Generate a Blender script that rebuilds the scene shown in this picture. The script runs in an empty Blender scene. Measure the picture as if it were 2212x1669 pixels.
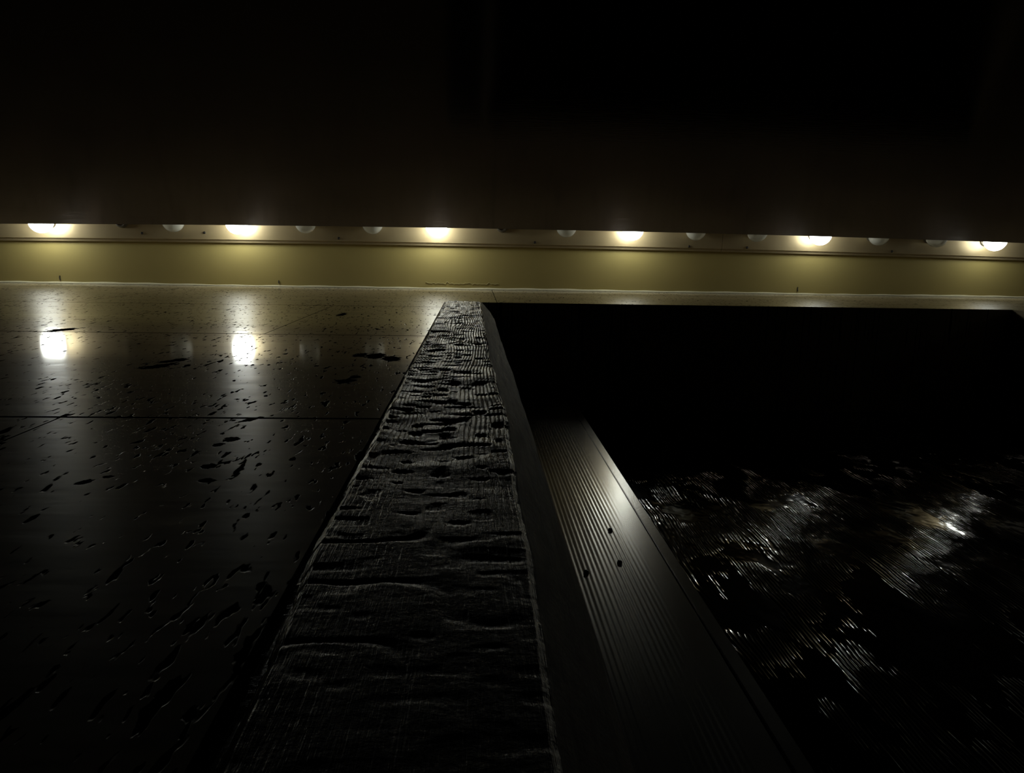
import bpy, bmesh, math, random
import numpy as np
from mathutils import Matrix, Vector
C = bpy.context.scene
COL = C.collection
random.seed(4); rng = np.random.RandomState(11)
PI = math.pi
Z0 = 0.35            # height of the lens above the ground; heights below are measured from it
YW = 0.170           # face of the stone wall (the lens is at y = 0)
HS = 3.020           # soffit
HT = 3.000           # underside of the lamp strip
HL = 2.310           # underside of the lintel

# ------------------------------------------------------------------ materials
class NT:
    def __init__(s, name):
        s.m = bpy.data.materials.new(name); s.m.use_nodes = True
        s.t = s.m.node_tree; s.p = s.t.nodes['Principled BSDF']; s.out = s.t.nodes['Material Output']
        s.co = s.t.nodes.new('ShaderNodeTexCoord').outputs['Object']
    def n(s, kind, **kw):
        n = s.t.nodes.new('ShaderNode' + kind)
        for k, v in kw.items(): setattr(n, k, v)
        return n
    def l(s, a, b): s.t.links.new(a, b)
    def put(s, sock, v):
        if hasattr(v, 'is_output'): s.l(v, sock)
        else: sock.default_value = v
    def mapping(s, scale=(1,1,1), loc=(0,0,0), rot=(0,0,0), typ='POINT', src=None):
        m = s.n('Mapping', vector_type=typ); s.l(src or s.co, m.inputs['Vector'])
        m.inputs['Scale'].default_value = scale; m.inputs['Location'].default_value = loc; m.inputs['Rotation'].default_value = rot
        return m.outputs[0]
    def noise(s, scale, vec=None, detail=4, rough=.55, dist=0):
        n = s.n('TexNoise'); s.l(vec or s.co, n.inputs['Vector'])
        n.inputs['Scale'].default_value = scale; n.inputs['Detail'].default_value = detail
        n.inputs['Roughness'].default_value = rough; n.inputs['Distortion'].default_value = dist
        return n.outputs['Fac']
    def math(s, op, a, b=None, c=None, clamp=False):
        n = s.n('Math', operation=op, use_clamp=clamp); s.put(n.inputs[0], a)
        if b is not None: s.put(n.inputs[1], b)
        if c is not None: s.put(n.inputs[2], c)
        return n.outputs[0]
    def ramp(s, fac, *stops):
        r = s.n('ValToRGB'); s.l(fac, r.inputs[0]); e = r.color_ramp.elements
        while len(e) < len(stops): e.new(.5)
        for i, (p, c) in enumerate(stops):
            e[i].position = p; e[i].color = (c if len(c) == 4 else (*c, 1)) if isinstance(c, tuple) else (c, c, c, 1)
        return r.outputs[0]
    def mix(s, fac, a, b):
        n = s.n('Mix', data_type='RGBA'); s.put(n.inputs[0], fac)
        s.put(n.inputs[6], a if not isinstance(a, tuple) else (*a, 1)); s.put(n.inputs[7], b if not isinstance(b, tuple) else (*b, 1))
        return n.outputs[2]
    def bump(s, h, strength=.3, dist=.01, prev=None):
        b = s.n('Bump'); s.l(h, b.inputs['Height']); b.inputs['Strength'].default_value = strength; b.inputs['Distance'].default_value = dist
        if prev: s.l(prev, b.inputs['Normal'])
        return b.outputs[0]
    def set(s, color=None, rough=None, metal=None, spec=None, normal=None):
        for k, v in (('Base Color', color), ('Roughness', rough), ('Metallic', metal), ('Specular IOR Level', spec), ('Normal', normal)):
            if v is None: continue
            if isinstance(v, tuple): v = (*v, 1)
            s.put(s.p.inputs[k], v)
        return s.m

def mat_travertine():
    s = NT('polished_travertine')
    strata = s.noise(1, s.mapping((1.6, 1, 16), rot=(0, .12, 0)), 5, .6, .6)
    blot = s.noise(3.2, None, 4)
    col = s.ramp(strata, (.3, (.25, .20, .12)), (.5, (.34, .28, .175)), (.7, (.45, .38, .25)))
    col = s.mix(s.math('MULTIPLY', blot, .45), col, (.27, .24, .175))
    # small elongated pits, in clusters
    pv = s.mapping((120, 1, 38), rot=(0, .35, 0))
    p1 = s.noise(1.0, pv, 2, .5); p2 = s.noise(2.3, s.mapping((75, 1, 20), rot=(0, .2, 0)), 2, .5)
    clus = s.noise(6, None, 3)
    thr = s.math('MULTIPLY_ADD', clus, -.24, .76)
    a = s.math('MULTIPLY', s.math('SUBTRACT', p1, thr), 30, clamp=True)
    b = s.math('MULTIPLY', s.math('SUBTRACT', p2, s.math('ADD', thr, .025)), 30, clamp=True)
    pits = s.math('MAXIMUM', a, b)
    # the larger open voids in the stone: x, height, half width, half height, tilt
    big = None
    wob = s.math('MULTIPLY', s.math('SUBTRACT', s.noise(90, None, 4, .7), .5), 2.2)
    for x, h, ra, rb, t in VOIDS:
        v = s.mapping((ra, 1e4, rb), (x, 0, h + Z0), (0, t, 0), 'TEXTURE')
        ln = s.n('VectorMath', operation='LENGTH'); s.l(v, ln.inputs[0])
        big = ln.outputs['Value'] if big is None else s.math('MINIMUM', big, ln.outputs['Value'])
    bigm = s.math('MULTIPLY', s.math('SUBTRACT', 1.0, s.math('ADD', big, wob)), 8, clamp=True)
    pits = s.math('MAXIMUM', pits, bigm)
    # slab joints: courses 0.694 high; uprights in every other course
    sep = s.n('SeparateXYZ'); s.l(s.co, sep.inputs[0]); X, Zc = sep.outputs['X'], sep.outputs['Z']
    zz = s.math('ADD', Zc, -(Z0 + .711) + 10 * .694)
    fz = s.math('DIVIDE', zz, .694)
    dz = s.math('MULTIPLY', s.math('PINGPONG', fz, .5), .694)
    jz = s.math('LESS_THAN', dz, .0032)
    row = s.math('MODULO', s.math('FLOOR', fz), 2.0)          # 1 in courses without the upright at -0.403
    def up(off): 
        fx = s.math('DIVIDE', s.math('ADD', X, -off + 1.19 * 10), 1.19)
        return s.math('LESS_THAN', s.math('MULTIPLY', s.math('PINGPONG', fx, .5), 1.19), .0011)
    low = s.math('LESS_THAN', Zc, Z0 + 2.099)
    j1 = s.math('MULTIPLY', s.math('MULTIPLY', up(-.403), s.math('COMPARE', row, 1.0, .1)), low)
    j2 = s.math('MULTIPLY', s.math('MULTIPLY', up(-1.0), s.math('COMPARE', row, 0.0, .1)), low)
    j3 = s.math('MULTIPLY', up(.073), s.math('GREATER_THAN', Zc, Z0 + 2.1))
    jn = s.math('MAXIMUM', s.math('MAXIMUM', jz, j1), s.math('MAXIMUM', j2, j3))
    dark = s.math('MAXIMUM', pits, jn)
    col = s.mix(dark, col, (.012, .010, .008))
    rg = s.math('MULTIPLY_ADD', s.noise(14, s.mapping((1, 1, 4)), 5), .14, .25)
    rg = s.math('MAXIMUM', rg, s.math('MULTIPLY', dark, .9))
    s.put(s.p.inputs['Coat Weight'], s.math('MULTIPLY', s.math('SUBTRACT', 1.0, dark), .55))
    s.put(s.p.inputs['Coat Roughness'], s.math('MULTIPLY_ADD', s.noise(9, s.mapping((1, 1, 5)), 4), .12, .02))
    nb = s.bump(s.noise(7, s.mapping((1, 1, 3.5)), 3), .05, .01)
    nb = s.bump(s.math('SUBTRACT', 1.0, dark), .3, .001, nb)
    return s.set(col, rg, 0, s.math('MULTIPLY', s.math('SUBTRACT', 1.0, dark), .5), nb)

def mat_paint():
    s = NT('olive_soffit_paint')
    col = s.mix(s.noise(4, s.mapping((.6, 1, 1)), 5), (.41, .33, .115), (.48, .395, .155))
    return s.set(col, .34, 0, .6, s.bump(s.noise(30, None, 4), .06, .004))

def mat_strip():
    s = NT('aged_enamel_strip')
    col = s.mix(s.noise(5, s.mapping((1, 3, 1)), 5), (.37, .285, .15), (.46, .37, .215))
    spot = s.math('GREATER_THAN', s.noise(120, None, 2), .76)
    return s.set(s.mix(spot, col, (.05, .04, .03)), s.math('MULTIPLY_ADD', s.noise(20), .2, .26), .35, .5, s.bump(s.noise(26, None, 3), .12, .003))

def mat_panel():
    s = NT('dark_brushed_panel')
    col = s.mix(s.noise(3), (.11, .09, .08), (.15, .125, .11))
    return s.set(col, .13, .95, .5, s.bump(s.noise(1, s.mapping((8, 420, 420)), 2), .22, .001))

def mat_post(name, dark, lo, hi, rough, spec):
    s = NT(name)
    col = s.ramp(s.noise(1, s.mapping((170, 60, 9)), 5, .6), (.3, lo), (.7, hi))
    nb = s.bump(s.noise(1, s.mapping((700, 500, 45)), 3, .6), .5, .0012)
    nb = s.bump(s.noise(1, s.mapping((160, 160, 220)), 3, .6), .35, .0012, nb)
    return s.set(col, s.math('MULTIPLY_ADD', s.noise(60), .3, rough), 0, spec, nb)

def mat_door():
    s = NT('dark_raised_grain_wood')
    warp = s.noise(2.4, s.mapping((1.6, 1, .4)), 2, .5)
    warp2 = s.noise(9, s.mapping((1.5, 1, .6)), 2)
    sep = s.n('SeparateXYZ'); s.l(s.co, sep.inputs[0])
    ph = s.math('ADD', s.math('MULTIPLY', sep.outputs['X'], 165.0), s.math('ADD', s.math('MULTIPLY', warp, 22.0), s.math('MULTIPLY', warp2, 3.0)))
    wave = s.math('SINE', s.math('MULTIPLY', s.math('ADD', ph, s.math('MULTIPLY', s.noise(1, s.mapping((75, 1, 1.2)), 2), 1.4)), 2 * PI))
    h = s.math('MULTIPLY', s.math('MULTIPLY_ADD', wave, .5, .5), s.math('MULTIPLY_ADD', s.noise(7, s.mapping((2, 1, 1)), 3), 4.6, -2.1, clamp=True))
    nb = s.bump(h, 1.0, .0016)
    nb = s.bump(s.noise(11, s.mapping((1, 1, .7)), 3, .5), .16, .02, nb)
    return s.set((.004, .004, .0035), .09, 0, .5, nb)

def simple(name, col, rough=.5, metal=0, spec=.5, nscale=None, var=.15):
    s = NT(name)
    c2 = tuple(min(1, c * (1 + var)) for c in col); c1 = tuple(c * (1 - var) for c in col)
    return s.set(s.mix(s.noise(nscale or 25), c1, c2), rough, metal, spec, s.bump(s.noise((nscale or 25) * 3), .06, .002))

def mat_lit(k):
    s = NT('glowing_bulb_glass')
    s.set((.8, .8, .78), .3)
    s.p.inputs['Emission Color'].default_value = (.96, 1, .93, 1); s.p.inputs['Emission Strength'].default_value = BULB * k
    return s.m

def mat_unlit():
    s = NT('unlit_bulb_glass')
    tr = s.n('BsdfTransparent'); tl = s.n('BsdfTranslucent'); df = s.n('BsdfDiffuse'); gl = s.n('BsdfGlossy'); fr = s.n('Fresnel')
    for b in (tl, df): b.inputs[0].default_value = (.93, .93, .84, 1)
    gl.inputs['Roughness'].default_value = .08
    a = s.n('MixShader'); s.l(tl.outputs[0], a.inputs[1]); s.l(df.outputs[0], a.inputs[2]); a.inputs[0].default_value = .5
    b = s.n('MixShader'); s.l(tr.outputs[0], b.inputs[1]); s.l(a.outputs[0], b.inputs[2]); s.l(s.math('MULTIPLY_ADD', s.noise(40), .1, .72), b.inputs[0])
    c = s.n('MixShader'); s.l(fr.outputs[0], c.inputs[0]); s.l(b.outputs[0], c.inputs[1]); s.l(gl.outputs[0], c.inputs[2])
    s.l(c.outputs[0], s.out.inputs['Surface'])
    return s.m

def px_void(x, y, w, h, tilt=0.0):       # a void in the wall face measured off the stone
    H = YW * 1560 / (y - 535.0); k = H / 1560.0
    return ((x - 1025) * k, H, w * .5 * k, h * .5 * H * H / (YW * 1560), tilt)
VOIDS = [px_void(812, 768, 52, 14), px_void(848, 774, 46, 13), px_void(782, 767, 36, 9), px_void(748, 824, 46, 13, .3), px_void(768, 815, 24, 9),
         px_void(743, 680, 20, 8), px_void(352, 795, 44, 16, .5), px_void(385, 783, 34, 13, .5), px_void(160, 720, 40, 11, .3), px_void(497, 956, 34, 14, .4),
         px_void(470, 968, 24, 9, .4), px_void(447, 1018, 42, 13, .2), px_void(437, 1050, 40, 9), px_void(174, 1055, 28, 16, .4),
         px_void(538, 912, 24, 20, .6), px_void(775, 990, 20, 26), px_void(230, 1042, 30, 8), px_void(628, 1000, 14, 10)]
BULB = 17.0

# ------------------------------------------------------------------ helpers
def obj(name, bm, m, parent=None, smooth=False, recalc=True):
    if recalc: bmesh.ops.recalc_face_normals(bm, faces=bm.faces[:])
    me = bpy.data.meshes.new(name); bm.to_mesh(me); bm.free()
    for x in (m if isinstance(m, list) else [m]): me.materials.append(x)
    if smooth: me.shade_smooth()
    o = bpy.data.objects.new(name, me); COL.objects.link(o)
    if parent: o.parent = parent
    return o
def tag(o, label=None, cat=None, group=None, kind=None):
    if label: o['label'] = label
    if cat: o['category'] = cat
    if group: o['group'] = group
    if kind: o['kind'] = kind
    return o
def empty(name, loc): 
    o = bpy.data.objects.new(name, None); o.location = loc; o.empty_display_size = .05; COL.objects.link(o); return o
def box(bm, x0, x1, y0, y1, z0, z1):
    v = [bm.verts.new((x, y, z)) for x in (x0, x1) for y in (y0, y1) for z in (z0, z1)]
    for f in ((0,1,3,2), (4,6,7,5), (0,4,5,1), (2,3,7,6), (0,2,6,4), (1,5,7,3)): bm.faces.new([v[i] for i in f])
def lathe(bm, prof, n=32, cx=0, cy=0, cz=0):
    rings = []
    for r, z in prof:
        if r < 1e-6: rings.append([bm.verts.new((cx, cy, cz + z))])
        else: rings.append([bm.verts.new((cx + r * math.cos(2*PI*i/n), cy + r * math.sin(2*PI*i/n), cz + z)) for i in range(n)])
    for a, b in zip(rings, rings[1:]):
        for i in range(n):
            j = (i + 1) % n
            if len(a) == 1 and len(b) == 1: continue
            if len(a) == 1: bm.faces.new((a[0], b[i], b[j]))
            elif len(b) == 1: bm.faces.new((a[i], b[0], a[j]))
            else: bm.faces.new((a[i], b[i], b[j], a[j]))
def sweep(bm, xs, prof_at, cap=True):
    rows = [[bm.verts.new((x, y, z + Z0)) for y, z in prof_at(x)] for x in xs]
    n = len(rows[0])
    for a, b in zip(rows, rows[1:]):
        for i in range(n): bm.faces.new((a[i], a[(i+1) % n], b[(i+1) % n], b[i]))
    if cap: bm.faces.new(rows[0]); bm.faces.new(rows[-1][::-1])
def tube(bm, pts, r, n=8):
    rows = []
    for i, p in enumerate(pts):
        p = Vector(p); d = (Vector(pts[min(i+1, len(pts)-1)]) - Vector(pts[max(i-1, 0)])).normalized()
        u = d.orthogonal().normalized(); w = d.cross(u)
        rows.append([bm.verts.new(p + (u * math.cos(2*PI*k/n) + w * math.sin(2*PI*k/n)) * r) for k in range(n)])
    for a, b in zip(rows, rows[1:]):
        for k in range(n): bm.faces.new((a[k], a[(k+1) % n], b[(k+1) % n], b[k]))
    bm.faces.new(rows[0][::-1]); bm.faces.new(rows[-1])
def vnoise(u, v, seed):                  # smooth value noise on arrays
    r = np.random.RandomState(seed).rand(256, 256)
    i, j = np.floor(u).astype(int), np.floor(v).astype(int); a, b = u - i, v - j
    a, b = a*a*(3-2*a), b*b*(3-2*b); i0, j0, i1, j1 = i % 256, j % 256, (i+1) % 256, (j+1) % 256
    return (r[i0,j0]*(1-a) + r[i1,j0]*a)*(1-b) + (r[i0,j1]*(1-a) + r[i1,j1]*a)*b
def fbm(u, v, seed, oct=3):
    t, a, s = 0, .5, 0
    for o in range(oct): t = t + a*vnoise(u*2**o, v*2**o, seed+o); s += a; a *= .5
    return t / s - .5

# ------------------------------------------------------------------ the setting
M_trav = mat_travertine(); M_paint = mat_paint(); M_strip = mat_strip(); M_panel = mat_panel()
bm = bmesh.new()
box(bm, -4.2, -.0935, YW, .62, 0, HL + Z0); box(bm, -4.2, 3.6, YW, .62, HL + Z0, HS + Z0 + .3); box(bm, 1.78, 3.6, YW, .62, 0, HL + Z0); box(bm, -.0935, .0640, .3625, .62, 0, HL + Z0)
bmesh.ops.remove_doubles(bm, verts=bm.verts[:], dist=1e-5)
o = tag(obj('wall_front', bm, M_trav), 'polished pitted travertine wall of jointed slabs with a lintel band over the doorway', 'wall', None, 'structure')

bm = bmesh.new(); box(bm, -4.2, 3.6, -.17, YW - .001, HS + Z0, HS + Z0 + .12)
ceil = tag(obj('ceiling', bm, M_paint), 'narrow olive yellow painted soffit between the bulbs and the stone wall', 'ceiling', None, 'structure')
# a ridge of lifting paint on the soffit
bm = bmesh.new(); pts = []
for i in range(60):
    x = -.20 + .30 * i / 59; pts.append((x, .147 + .0035 * math.sin(i * 1.7) * random.random() - .004 * (i % 17 < 2), HS + Z0))
tube(bm, pts, .0022, 6); tag(obj('paint_blister', bm, simple('cracked_olive_paint', (.40, .34, .14), .5), ceil), 'cracked ridge of lifting paint')
bm = bmesh.new(); box(bm, -6, 6, -6, 1.2, -.1, 0)
tag(obj('floor', bm, simple('dark_paving', (.05, .05, .048), .7, 0, .3, 4)), 'dark paving in front of the wall', 'floor', None, 'structure')
# bead of caulk where wall meets soffit
bm = bmesh.new()
def bead(x):
    r = .0055 + .0018 * math.sin(x * 5.1) * math.sin(x * 2.3 + 1) + .0008 * math.sin(x * 37)
    return [(YW - .001, HS - .0005), (YW - .001, HS - r), (YW - .001 - r * .75, HS - r * .75), (YW - .001 - r, HS - .0005)]
sweep(bm, np.linspace(-4.1, 3.5, 700), bead)
tr = tag(obj('trim_1', bm, simple('cream_caulk', (.88, .82, .58), .3)), 'pale caulk bead where the soffit meets the stone wall', 'trim', None, 'structure')
for x, L in ((-1.66, .03), (-.795, .022), (1.37, .03)):
    bm = bmesh.new(); tube(bm, [(x, YW - .012, HS + Z0 - .003), (x - .002, YW - .010 - L * .4, HS + Z0 - .003), (x - .001, YW - .010 - L * .7, HS + Z0 - .002)], .0022, 6)
    obj('paint_sag', bm, simple('dark_drip', (.05, .045, .03), .5), tr)

# ------------------------------------------------------------------ dark sloped hood that hides the outer half of the bulbs
K = 2.60 / 2.88
def lip_y(x): return (-.0742 + .0041 * (x / K - .25) ** 2) * K
th = math.radians(60); SL = 1.15  # slope made up so the hood mirrors the lit wall as a glow
def hood(x):
    y, z = lip_y(x), 2.60
    return [(-.172, HT + .14), (-.172, 2.665), (y - .004, z + .006), (y, z), (y - math.cos(th) * SL, z - math.sin(th) * SL), (y - math.cos(th) * SL - .05, z - math.sin(th) * SL), (-.75, 2.2), (-.75, HT + .14)]
bm = bmesh.new(); sweep(bm, np.linspace(-4.2, 3.6, 90), hood)
o = tag(obj('canopy_hood', bm, M_panel), 'dark brown sloping canopy hood whose straight edge hides the tops of the bulbs', 'canopy')

# ------------------------------------------------------------------ lamp strip with sockets and screws
def strip_y(x): return -.0055 + .0030 * (x - .2) ** 2 + .0015 * x
def strip_prof(x):
    y = strip_y(x)
    return [(-.166, HS - .001), (-.166, HT), (y - .012, HT), (y - .010, HT + .006), (y, HT + .008), (y, HS - .001)]
strip = empty('lamp_strip', (0, -.09, HT + Z0))
tag(strip, 'long cream enamel lamp strip under the soffit carrying the row of globe bulbs', 'light fixture')
def local(o): o.matrix_parent_inverse = Matrix.Translation(-strip.location); return o
for x0, x1 in ((-4.1, 1.0238), (1.025, 3.5)):
    bm = bmesh.new(); sweep(bm, np.linspace(x0, x1, 60), strip_prof); local(obj('strip_panel', bm, M_strip, strip))
M_sock = simple('dark_socket', (.10, .085, .06), .45, .3); M_brass = simple('dull_brass', (.28, .22, .12), .35, .9); M_hole = simple('socket_hollow', (.012, .011, .010), .7)
M_screw = simple('rusty_screw', (.035, .03, .025), .5, .6)
sock_me = None
def row_y(x): return -.0875 + .0042 * (x - .2) ** 2
POS = [(-1.669, 1), (-1.392, -1), (-1.172, 0), (-.927, 1), (-.664, 0), (-.403, 0), (-.151, 1), (.1116, -1), (.367, 0), (.635, 1), (.8935, 0), (1.147, 0), (1.409, 1), (1.656, 0), (1.902, 0), (2.150, 1)]
def place_copy(src, name, loc):
    c = src.copy(); c.name = name; COL.objects.link(c); c.location = loc; return c
for x, st in POS:
    bm = bmesh.new(); y = row_y(x) if st != 1 else row_y(x) + .004
    if st == -1: lathe(bm, [(.013, 0), (.013, -.010), (.016, -.013), (.021, -.013), (.024, -.009), (.025, 0)], 28, x, y, HT + Z0)
    else: lathe(bm, [(.0145, 0), (.0145, -.005), (.020, -.006), (.023, -.003), (.024, 0)], 28, x, y, HT + Z0)
    so = local(obj('socket', bm, M_sock, strip, True))
    if st == -1:
        so['label'] = 'empty socket without a bulb'
        bm = bmesh.new(); lathe(bm, [(.0128, -.001), (.0045, -.0012), (.0035, -.005), (0, -.0055)], 20, x, y, HT + Z0)
        c = obj('contact', bm, M_hole, so); c.matrix_parent_inverse = Matrix.Translation(-strip.location)
for x, y in ((-1.318, -.0335), (-.546, -.028), (.246, -.026), (.886, -.021), (1.130, -.021), (1.750, -.016), (-1.075, -.040), (-2.1, -.03), (2.55, -.012)):
    bm = bmesh.new(); lathe(bm, [(.0052, 0), (.0050, -.002), (.003, -.0036), (.0008, -.0038), (.0008, -.002), (0, -.002)], 14, x, y, HT + Z0)
    local(obj('screw', bm, M_screw, strip, True))

# ------------------------------------------------------------------ globe bulbs
M_lit = [mat_lit(k) for k in (1.1, 1.12, 1.12, .85, .68, .6)]; M_unlit = mat_unlit(); M_fil = simple('filament_wire', (.06, .05, .05), .4, .8)
def make_bulb(lit):
    r = .0425 if lit else .0405; drop = .056 if not lit else .060
    root = empty('globe_bulb', (0, 0, 0))
    bm = bmesh.new(); prof = [(0, -drop - r)]
    for i in range(1, 23):
        a = -PI/2 + PI * .86 * i / 22; prof.append((r * math.cos(a), -drop + r * math.sin(a)))
    prof += [(.0155, -.0145), (.0140, -.010)]
    lathe(bm, prof, 40); obj('globe', bm, M_lit[0] if lit else M_unlit, root, True)
    bm = bmesh.new(); lathe(bm, [(0, -.008), (.0140, -.008), (.0140, -.001), (.010, 0), (0, 0)], 28)
    obj('screw_cap', bm, M_brass, root, True)
    if not lit:
        bm = bmesh.new()
        for s in (-1, 1): tube(bm, [(s*.003, 0, -.012), (s*.004, 0, -.032), (s*.013, 0, -.050)], .0009, 6)
        tube(bm, [(-.013 + .026*i/16, .002*math.sin(i*PI/2), -.050 - .004*math.sin(PI*i/16)) for i in range(17)], .0006, 6)
        lathe(bm, [(0, -.010), (.006, -.012), (.004, -.026), (0, -.030)], 12)
        obj('filament', bm, M_fil, root)
    return root
protos = {1: make_bulb(True), 0: make_bulb(False)}; used = set()
LIT = ['leftmost glowing globe bulb, at the far left end of the lamp strip', 'glowing globe bulb second from the left, mirrored in the polished stone below it',
       'glowing globe bulb almost straight over the top of the wooden post', 'glowing globe bulb above the doorway, next one right of the post top',
       'glowing globe bulb over the right half of the doorway, second right of the post top', 'rightmost glowing globe bulb, at the far right end of the lamp strip']
UN = ['unlit globe bulb just right of the left empty socket', 'unlit globe bulb just right of the second glowing bulb from the left', 'unlit globe bulb just left of the glowing bulb over the post',
      'unlit globe bulb just right of the empty socket near the post top', 'unlit globe bulb just right of the glowing bulb next to the post top', 'unlit globe bulb just right of the seam in the lamp strip',
      'unlit globe bulb just right of the second glowing bulb from the right end', 'unlit globe bulb just left of the rightmost glowing bulb']
n = {0: 0, 1: 0}
for x, st in POS:
    if st < 0: continue
    p = protos[st]
    if st in used:
        r = p.copy(); COL.objects.link(r)
        for ch in p.children:
            c = ch.copy(); c.parent = r; COL.objects.link(c)
    else: r = p; used.add(st)
    if st:                               # right-hand bulbs set dimmer to darken that end of the soffit
        for ch in r.children:
            if ch.name.startswith('globe'): ch.material_slots[0].link = 'OBJECT'; ch.material_slots[0].material = M_lit[n[1]]
    r.location = (x, row_y(x) + (.004 if st else 0), HT + Z0 - .0005); r.rotation_euler = (0, 0, random.uniform(-.5, .5))
    tag(r, (LIT if st else UN)[n[st]], 'light bulb', 'glowing bulbs on the lamp strip' if st else 'unlit bulbs on the lamp strip'); n[st] += 1

# ------------------------------------------------------------------ rough charred timber post
hs = np.concatenate([np.arange(-.35, .12, .01), np.arange(.12, .55, .0011), np.arange(.55, 1.05, .0022), np.arange(1.05, HL - .001, .0045), [HL - .001]])
def prof(hk, vk, h): return np.interp(h, hk, vk)
hk = [.2, .28, .39, .5, .64, 1.02, 2.06]
rl = prof(hk, [-.486, -.499, -.532, -.524, -.517, -.529, -.527], hs)
rr = prof([.2, .27, .36, .47, .66, 1.08, 2.06], [.168, .181, .190, .180, .186, .140, .126], hs)
rb = prof([.26, .38, .57, .89, 1.2, 1.52, 2.1], [.319, .322, .330, .319, .315, .305, .262], hs)
t = np.clip((hs - .9) / 1.35, 0, 1); yf = .158 + .0095 * t * t * (3 - 2 * t)
NF, NB, NL = 140, 60, 24
# columns run: left wall face -> left bevel -> front -> right bevel -> splayed right face -> back corner
cols = []
xl, xr = rl * yf, rr * yf; xb = rb * .197
xl = np.maximum(xl, -.0905)
cols.append(np.stack([np.full_like(hs, -.0925), np.full_like(hs, .36), hs], 1))
cols.append(np.stack([np.full_like(hs, -.0925), np.full_like(hs, .172), hs], 1))
face = [0, 0]
def seg(ax, ay, bx, by, k, amp, fid, start=0):
    for i in range(start, k + 1):
        s = i / k; cols.append(np.stack([ax + (bx - ax) * s, ay + (by - ay) * s, hs], 1)); face.append(fid)
bev = np.minimum(.008, (.171 - yf) * .9)
xe = np.maximum(rl * (yf + bev), -.0915)
seg(np.minimum(xe, -.0805), np.full_like(hs, .1705), xe, yf + bev, NL, 0, 1)
seg(xe, yf + bev, xe + .006, yf, 10, 0, 1, 1)
seg(xe + .006, yf, xr - .0015, yf, NF, 0, 1, 1)
seg(xr - .0015, yf, xr + .0018, yf + .002, 8, 0, 1, 1)
seg(xr + .0018, yf + .002, xb, np.full_like(hs, .197), NB, 0, 2, 1)
seg(xb, np.full_like(hs, .197), np.full_like(hs, .0635), np.full_like(hs, .215), 6, 0, 2, 1)
cols.append(np.stack([np.full_like(hs, .0635), np.full_like(hs, .36), hs], 1)); face.append(0)
P = np.stack(cols, 1)                                    # rows x cols x 3
# displacement along the local outward normal
du = np.gradient(P[:, :, :2], axis=1); nn = np.stack([du[:, :, 1], -du[:, :, 0]], 2); nn /= np.linalg.norm(nn, axis=2, keepdims=True) + 1e-9
arc = np.cumsum(np.linalg.norm(du, axis=2), axis=1); U = arc - arc[:, :1]; H = P[:, :, 2]
F = np.array(face); rough = (F[None, :] == 1).astype(float) * np.ones_like(H)
ed = np.ones_like(H)
warpv = .018 * fbm(H * 3.2, U * 9, 31, 2) + .008 * fbm(H * 9, U * 25, 35, 2)
g = U + warpv + .010 * np.exp(-((H - 1.62) / .16) ** 2) * np.sin((U - .24) * 38)     # grain lines swirl round a knot near the top
grain = np.abs(np.sin(PI * g / .0042)) ** .7 * (.5 + fbm(g * 90, H * 5, 41, 2))
hh = H + .004 * fbm(U * 60, H * 14, 51, 2)
ck = vnoise(U * 26, hh * 52, 61); ck2 = vnoise(U * 70, hh * 120, 66); ck3 = vnoise(U * 15, hh * 20, 71)
check = np.clip((.16 - np.abs(ck - .5)) / .16, 0, 1) ** 2 * .0 + np.clip((ck2 - .62) / .2, 0, 1)
big = np.clip((.07 - np.abs(ck3 - .5)) / .07, 0, 1) * np.clip((vnoise(U * 9, H * 9, 77) - .35) * 3, 0, 1)
fine = (1 + .9 * np.clip((H - .55) / .5, 0, 1)) * (.0010 * grain - .0013 * check) - .0026 * big
lump = .0035 * fbm(U * 14, H * 11, 81, 3) + .0022 * fbm(U * 30, H * 45, 91, 2)
side = .0016 * fbm(U * 120, H * 9, 95, 3) + .0030 * fbm(U * 14, H * 8, 99, 2)
low = .25 + .75 * np.clip((H - .30) / .32, 0, 1)
D = rough * low * (fine + lump) + (F[None, :] == 2) * side
knock = (F[None, :] >= 1) * .0045 * np.clip(fbm(H * 14, U * 0 + 3, 105, 2) * 2, -1, 1) * np.exp(-np.minimum(np.abs(P[:, :, 0] - xl[:, None]), np.abs(P[:, :, 0] - xr[:, None])) / .006)
P[:, :, :2] += nn * (D + knock * .5)[:, :, None]
P[:, :, 0] = np.clip(P[:, :, 0], -.0925, .0640)
sm = (P[:, :, 0] < -.0800) & (P[:, :, 1] > .166); P[:, :, 1] = np.where((P[:, :, 1] > YW) & (P[:, :, 0] < -.0925 + 1e-4), P[:, :, 1], P[:, :, 1])
P[:, :, 2] += Z0
nr, nc = H.shape
idx = np.arange(nr * nc).reshape(nr, nc)
quads = np.stack([idx[:-1, :-1], idx[:-1, 1:], idx[1:, 1:], idx[1:, :-1]], 2).reshape(-1, 4)
fm = np.tile(np.where(F[1:] == 2, 1, 0), nr - 1)
me = bpy.data.meshes.new('timber_post')
allf = quads.tolist() + [[idx[i, 0], idx[i+1, 0], idx[i+1, -1], idx[i, -1]] for i in range(nr - 1)] + [idx[0, ::-1].tolist(), idx[-1].tolist()]
me.from_pydata(P.reshape(-1, 3).tolist(), [], [[int(k) for k in f] for f in allf])
me.materials.append(mat_post('charred_timber_face', True, (.005, .0045, .004), (.016, .0145, .012), .17, .8))
me.materials.append(mat_post('weathered_timber_side', False, (.20, .185, .155), (.44, .41, .35), .5, .4))
me.polygons.foreach_set('material_index', np.concatenate([fm, np.zeros(len(allf) - len(fm))]).astype(np.int32))
me.shade_smooth(); me.update()
post = bpy.data.objects.new('timber_post', me); COL.objects.link(post)
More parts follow.
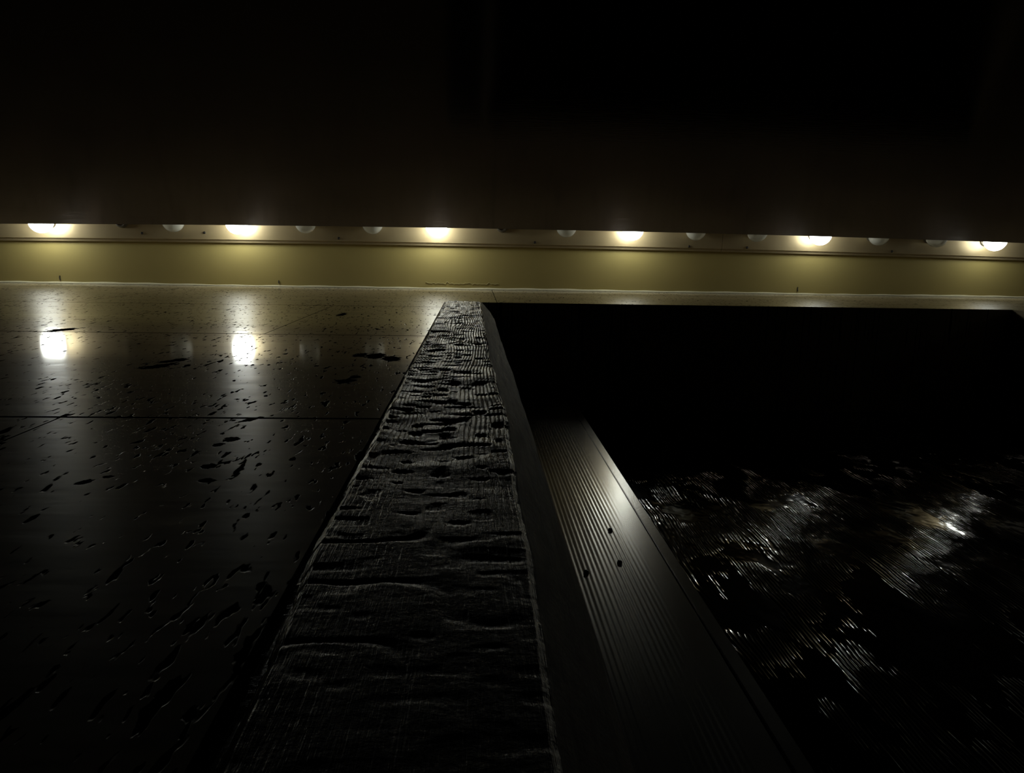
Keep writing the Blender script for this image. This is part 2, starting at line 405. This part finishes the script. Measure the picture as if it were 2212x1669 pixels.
tag(post, 'rough charred timber post with cracked grain running up beside the doorway', 'post')

# ------------------------------------------------------------------ doorway: ribbed jamb, metal strip, grained door
frame = empty('door_jamb', (.16, .43, 0)); tag(frame, 'grey ribbed door jamb with a bright metal edge strip, set back behind the post', 'door frame')
def fl(o): o.matrix_parent_inverse = Matrix.Translation(-frame.location); return o
def lean(bm):                            # lean added to the frame's shape to lower its bulb highlight
    for v in bm.verts:
        q = 1 + .09 * (v.co.z - Z0 - 1.2); v.co.x = .066 + (v.co.x - .066) * (q * .2535 - .066) / (.2535 - .066) if v.co.x < .2536 else v.co.x * q
        v.co.y += .036 * (v.co.z - Z0 - 1.2)
bm = bmesh.new(); xs = np.arange(.066, .2531, .0005); YJ = .40
yy = []
for x in xs:
    k = min(1, max(0, (.232 - x) / .03)); yy.append(YJ - (.00008) * k * (1 + .5*math.sin(x*310) + math.cos(2*PI*x/.0062)))
top = [[bm.verts.new((x + .0012*math.sin(h*4.1+x*60)*.6, y, h + Z0)) for x, y in zip(xs, yy)] for h in np.linspace(-.35, HL - .002, 40)]
for a, b in zip(top, top[1:]):
    for i in range(len(a) - 1): bm.faces.new((a[i], a[i+1], b[i+1], b[i]))
bl = [[bm.verts.new((x, .475, r[0].co.z)) for x in (xs[0], xs[-1])] for r in top]
for (a, b), (r0, r1) in zip(zip(top, top[1:]), zip(bl, bl[1:])):
    bm.faces.new((a[-1], r0[1], r1[1], b[-1])); bm.faces.new((r0[0], a[0], b[0], r1[0])); bm.faces.new((r0[1], r0[0], r1[0], r1[1]))
s = NT('grey_ribbed_panel'); M_jamb = s.set(s.mix(s.noise(1, s.mapping((60, 1, 5)), 4), (.30, .295, .27), (.38, .375, .35)), s.math('MULTIPLY_ADD', s.noise(1, s.mapping((14, 1, 4)), 3), .05, .21), .95, .5, s.bump(s.noise(1, s.mapping((420, 420, 260)), 2), .018, .0006))
lean(bm); fl(obj('ribbed_panel', bm, M_jamb, frame, True))
bm = bmesh.new(); box(bm, .2543, .2700, YJ - .0015, .475, 0, HL + Z0 - .002)
bmesh.ops.bevel(bm, geom=bm.edges[:], offset=.0009, segments=2, affect='EDGES')
lean(bm); tag(fl(obj('edge_strip', bm, simple('brushed_metal_edge', (.26, .255, .24), .24, 1.0, .5, 60), frame)), 'smooth brushed metal strip')
M_nail = simple('dark_nail', (.02, .02, .02), .3, .7)
for x, h in ((.196, .962), (.139, .815), (.186, .845)):
    bm = bmesh.new(); lathe(bm, [(0, -.003), (.0028, -.0025), (.0034, 0), (.0028, .002)], 14)
    for v in bm.verts: x_, y_, z_ = v.co; v.co = (x + x_, YJ + z_ - .0005 + .036 * (h - 1.2), h + Z0 + y_)
    fl(obj('nail_head', bm, M_nail, frame, True))
bm = bmesh.new(); box(bm, .2725, 1.765, .520, .565, .004, HL + Z0 - .003)
tag(obj('door_1', bm, mat_door()), 'dark door of raised wavy wood grain glinting beside the metal edge strip', 'door', None, 'structure')

# ------------------------------------------------------------------ night, camera, view
w = bpy.data.worlds.new('night'); C.world = w; w.use_nodes = True
w.node_tree.nodes['Background'].inputs[0].default_value = (.5, .55, .7, 1); w.node_tree.nodes['Background'].inputs[1].default_value = .0004
f, cx, cy = 1560., 1106., 834.5
z = np.array([(1025 - cx) / f, -(535 - cy) / f, -1.]); z /= np.linalg.norm(z)
e1 = np.array([1., 0, 0]) - z[0] * z; e1 /= np.linalg.norm(e1); e2 = np.cross(z, e1); A = .01774
Xc = math.cos(A) * e1 + math.sin(A) * e2; Yc = np.cross(z, Xc)
cam = bpy.data.cameras.new('camera'); co = bpy.data.objects.new('camera', cam); COL.objects.link(co)
m = Matrix([list(Xc) + [0], list(Yc) + [0], list(z) + [Z0], [0, 0, 0, 1]]); co.matrix_world = m
cam.sensor_fit = 'HORIZONTAL'; cam.sensor_width = 36; cam.lens = 36 * f / 2212; cam.clip_start = .02
C.camera = co
C.view_settings.view_transform = 'Standard'; C.view_settings.look = 'None'; C.view_settings.gamma = 1; C.view_settings.exposure = 0; C.view_settings.use_curve_mapping = False
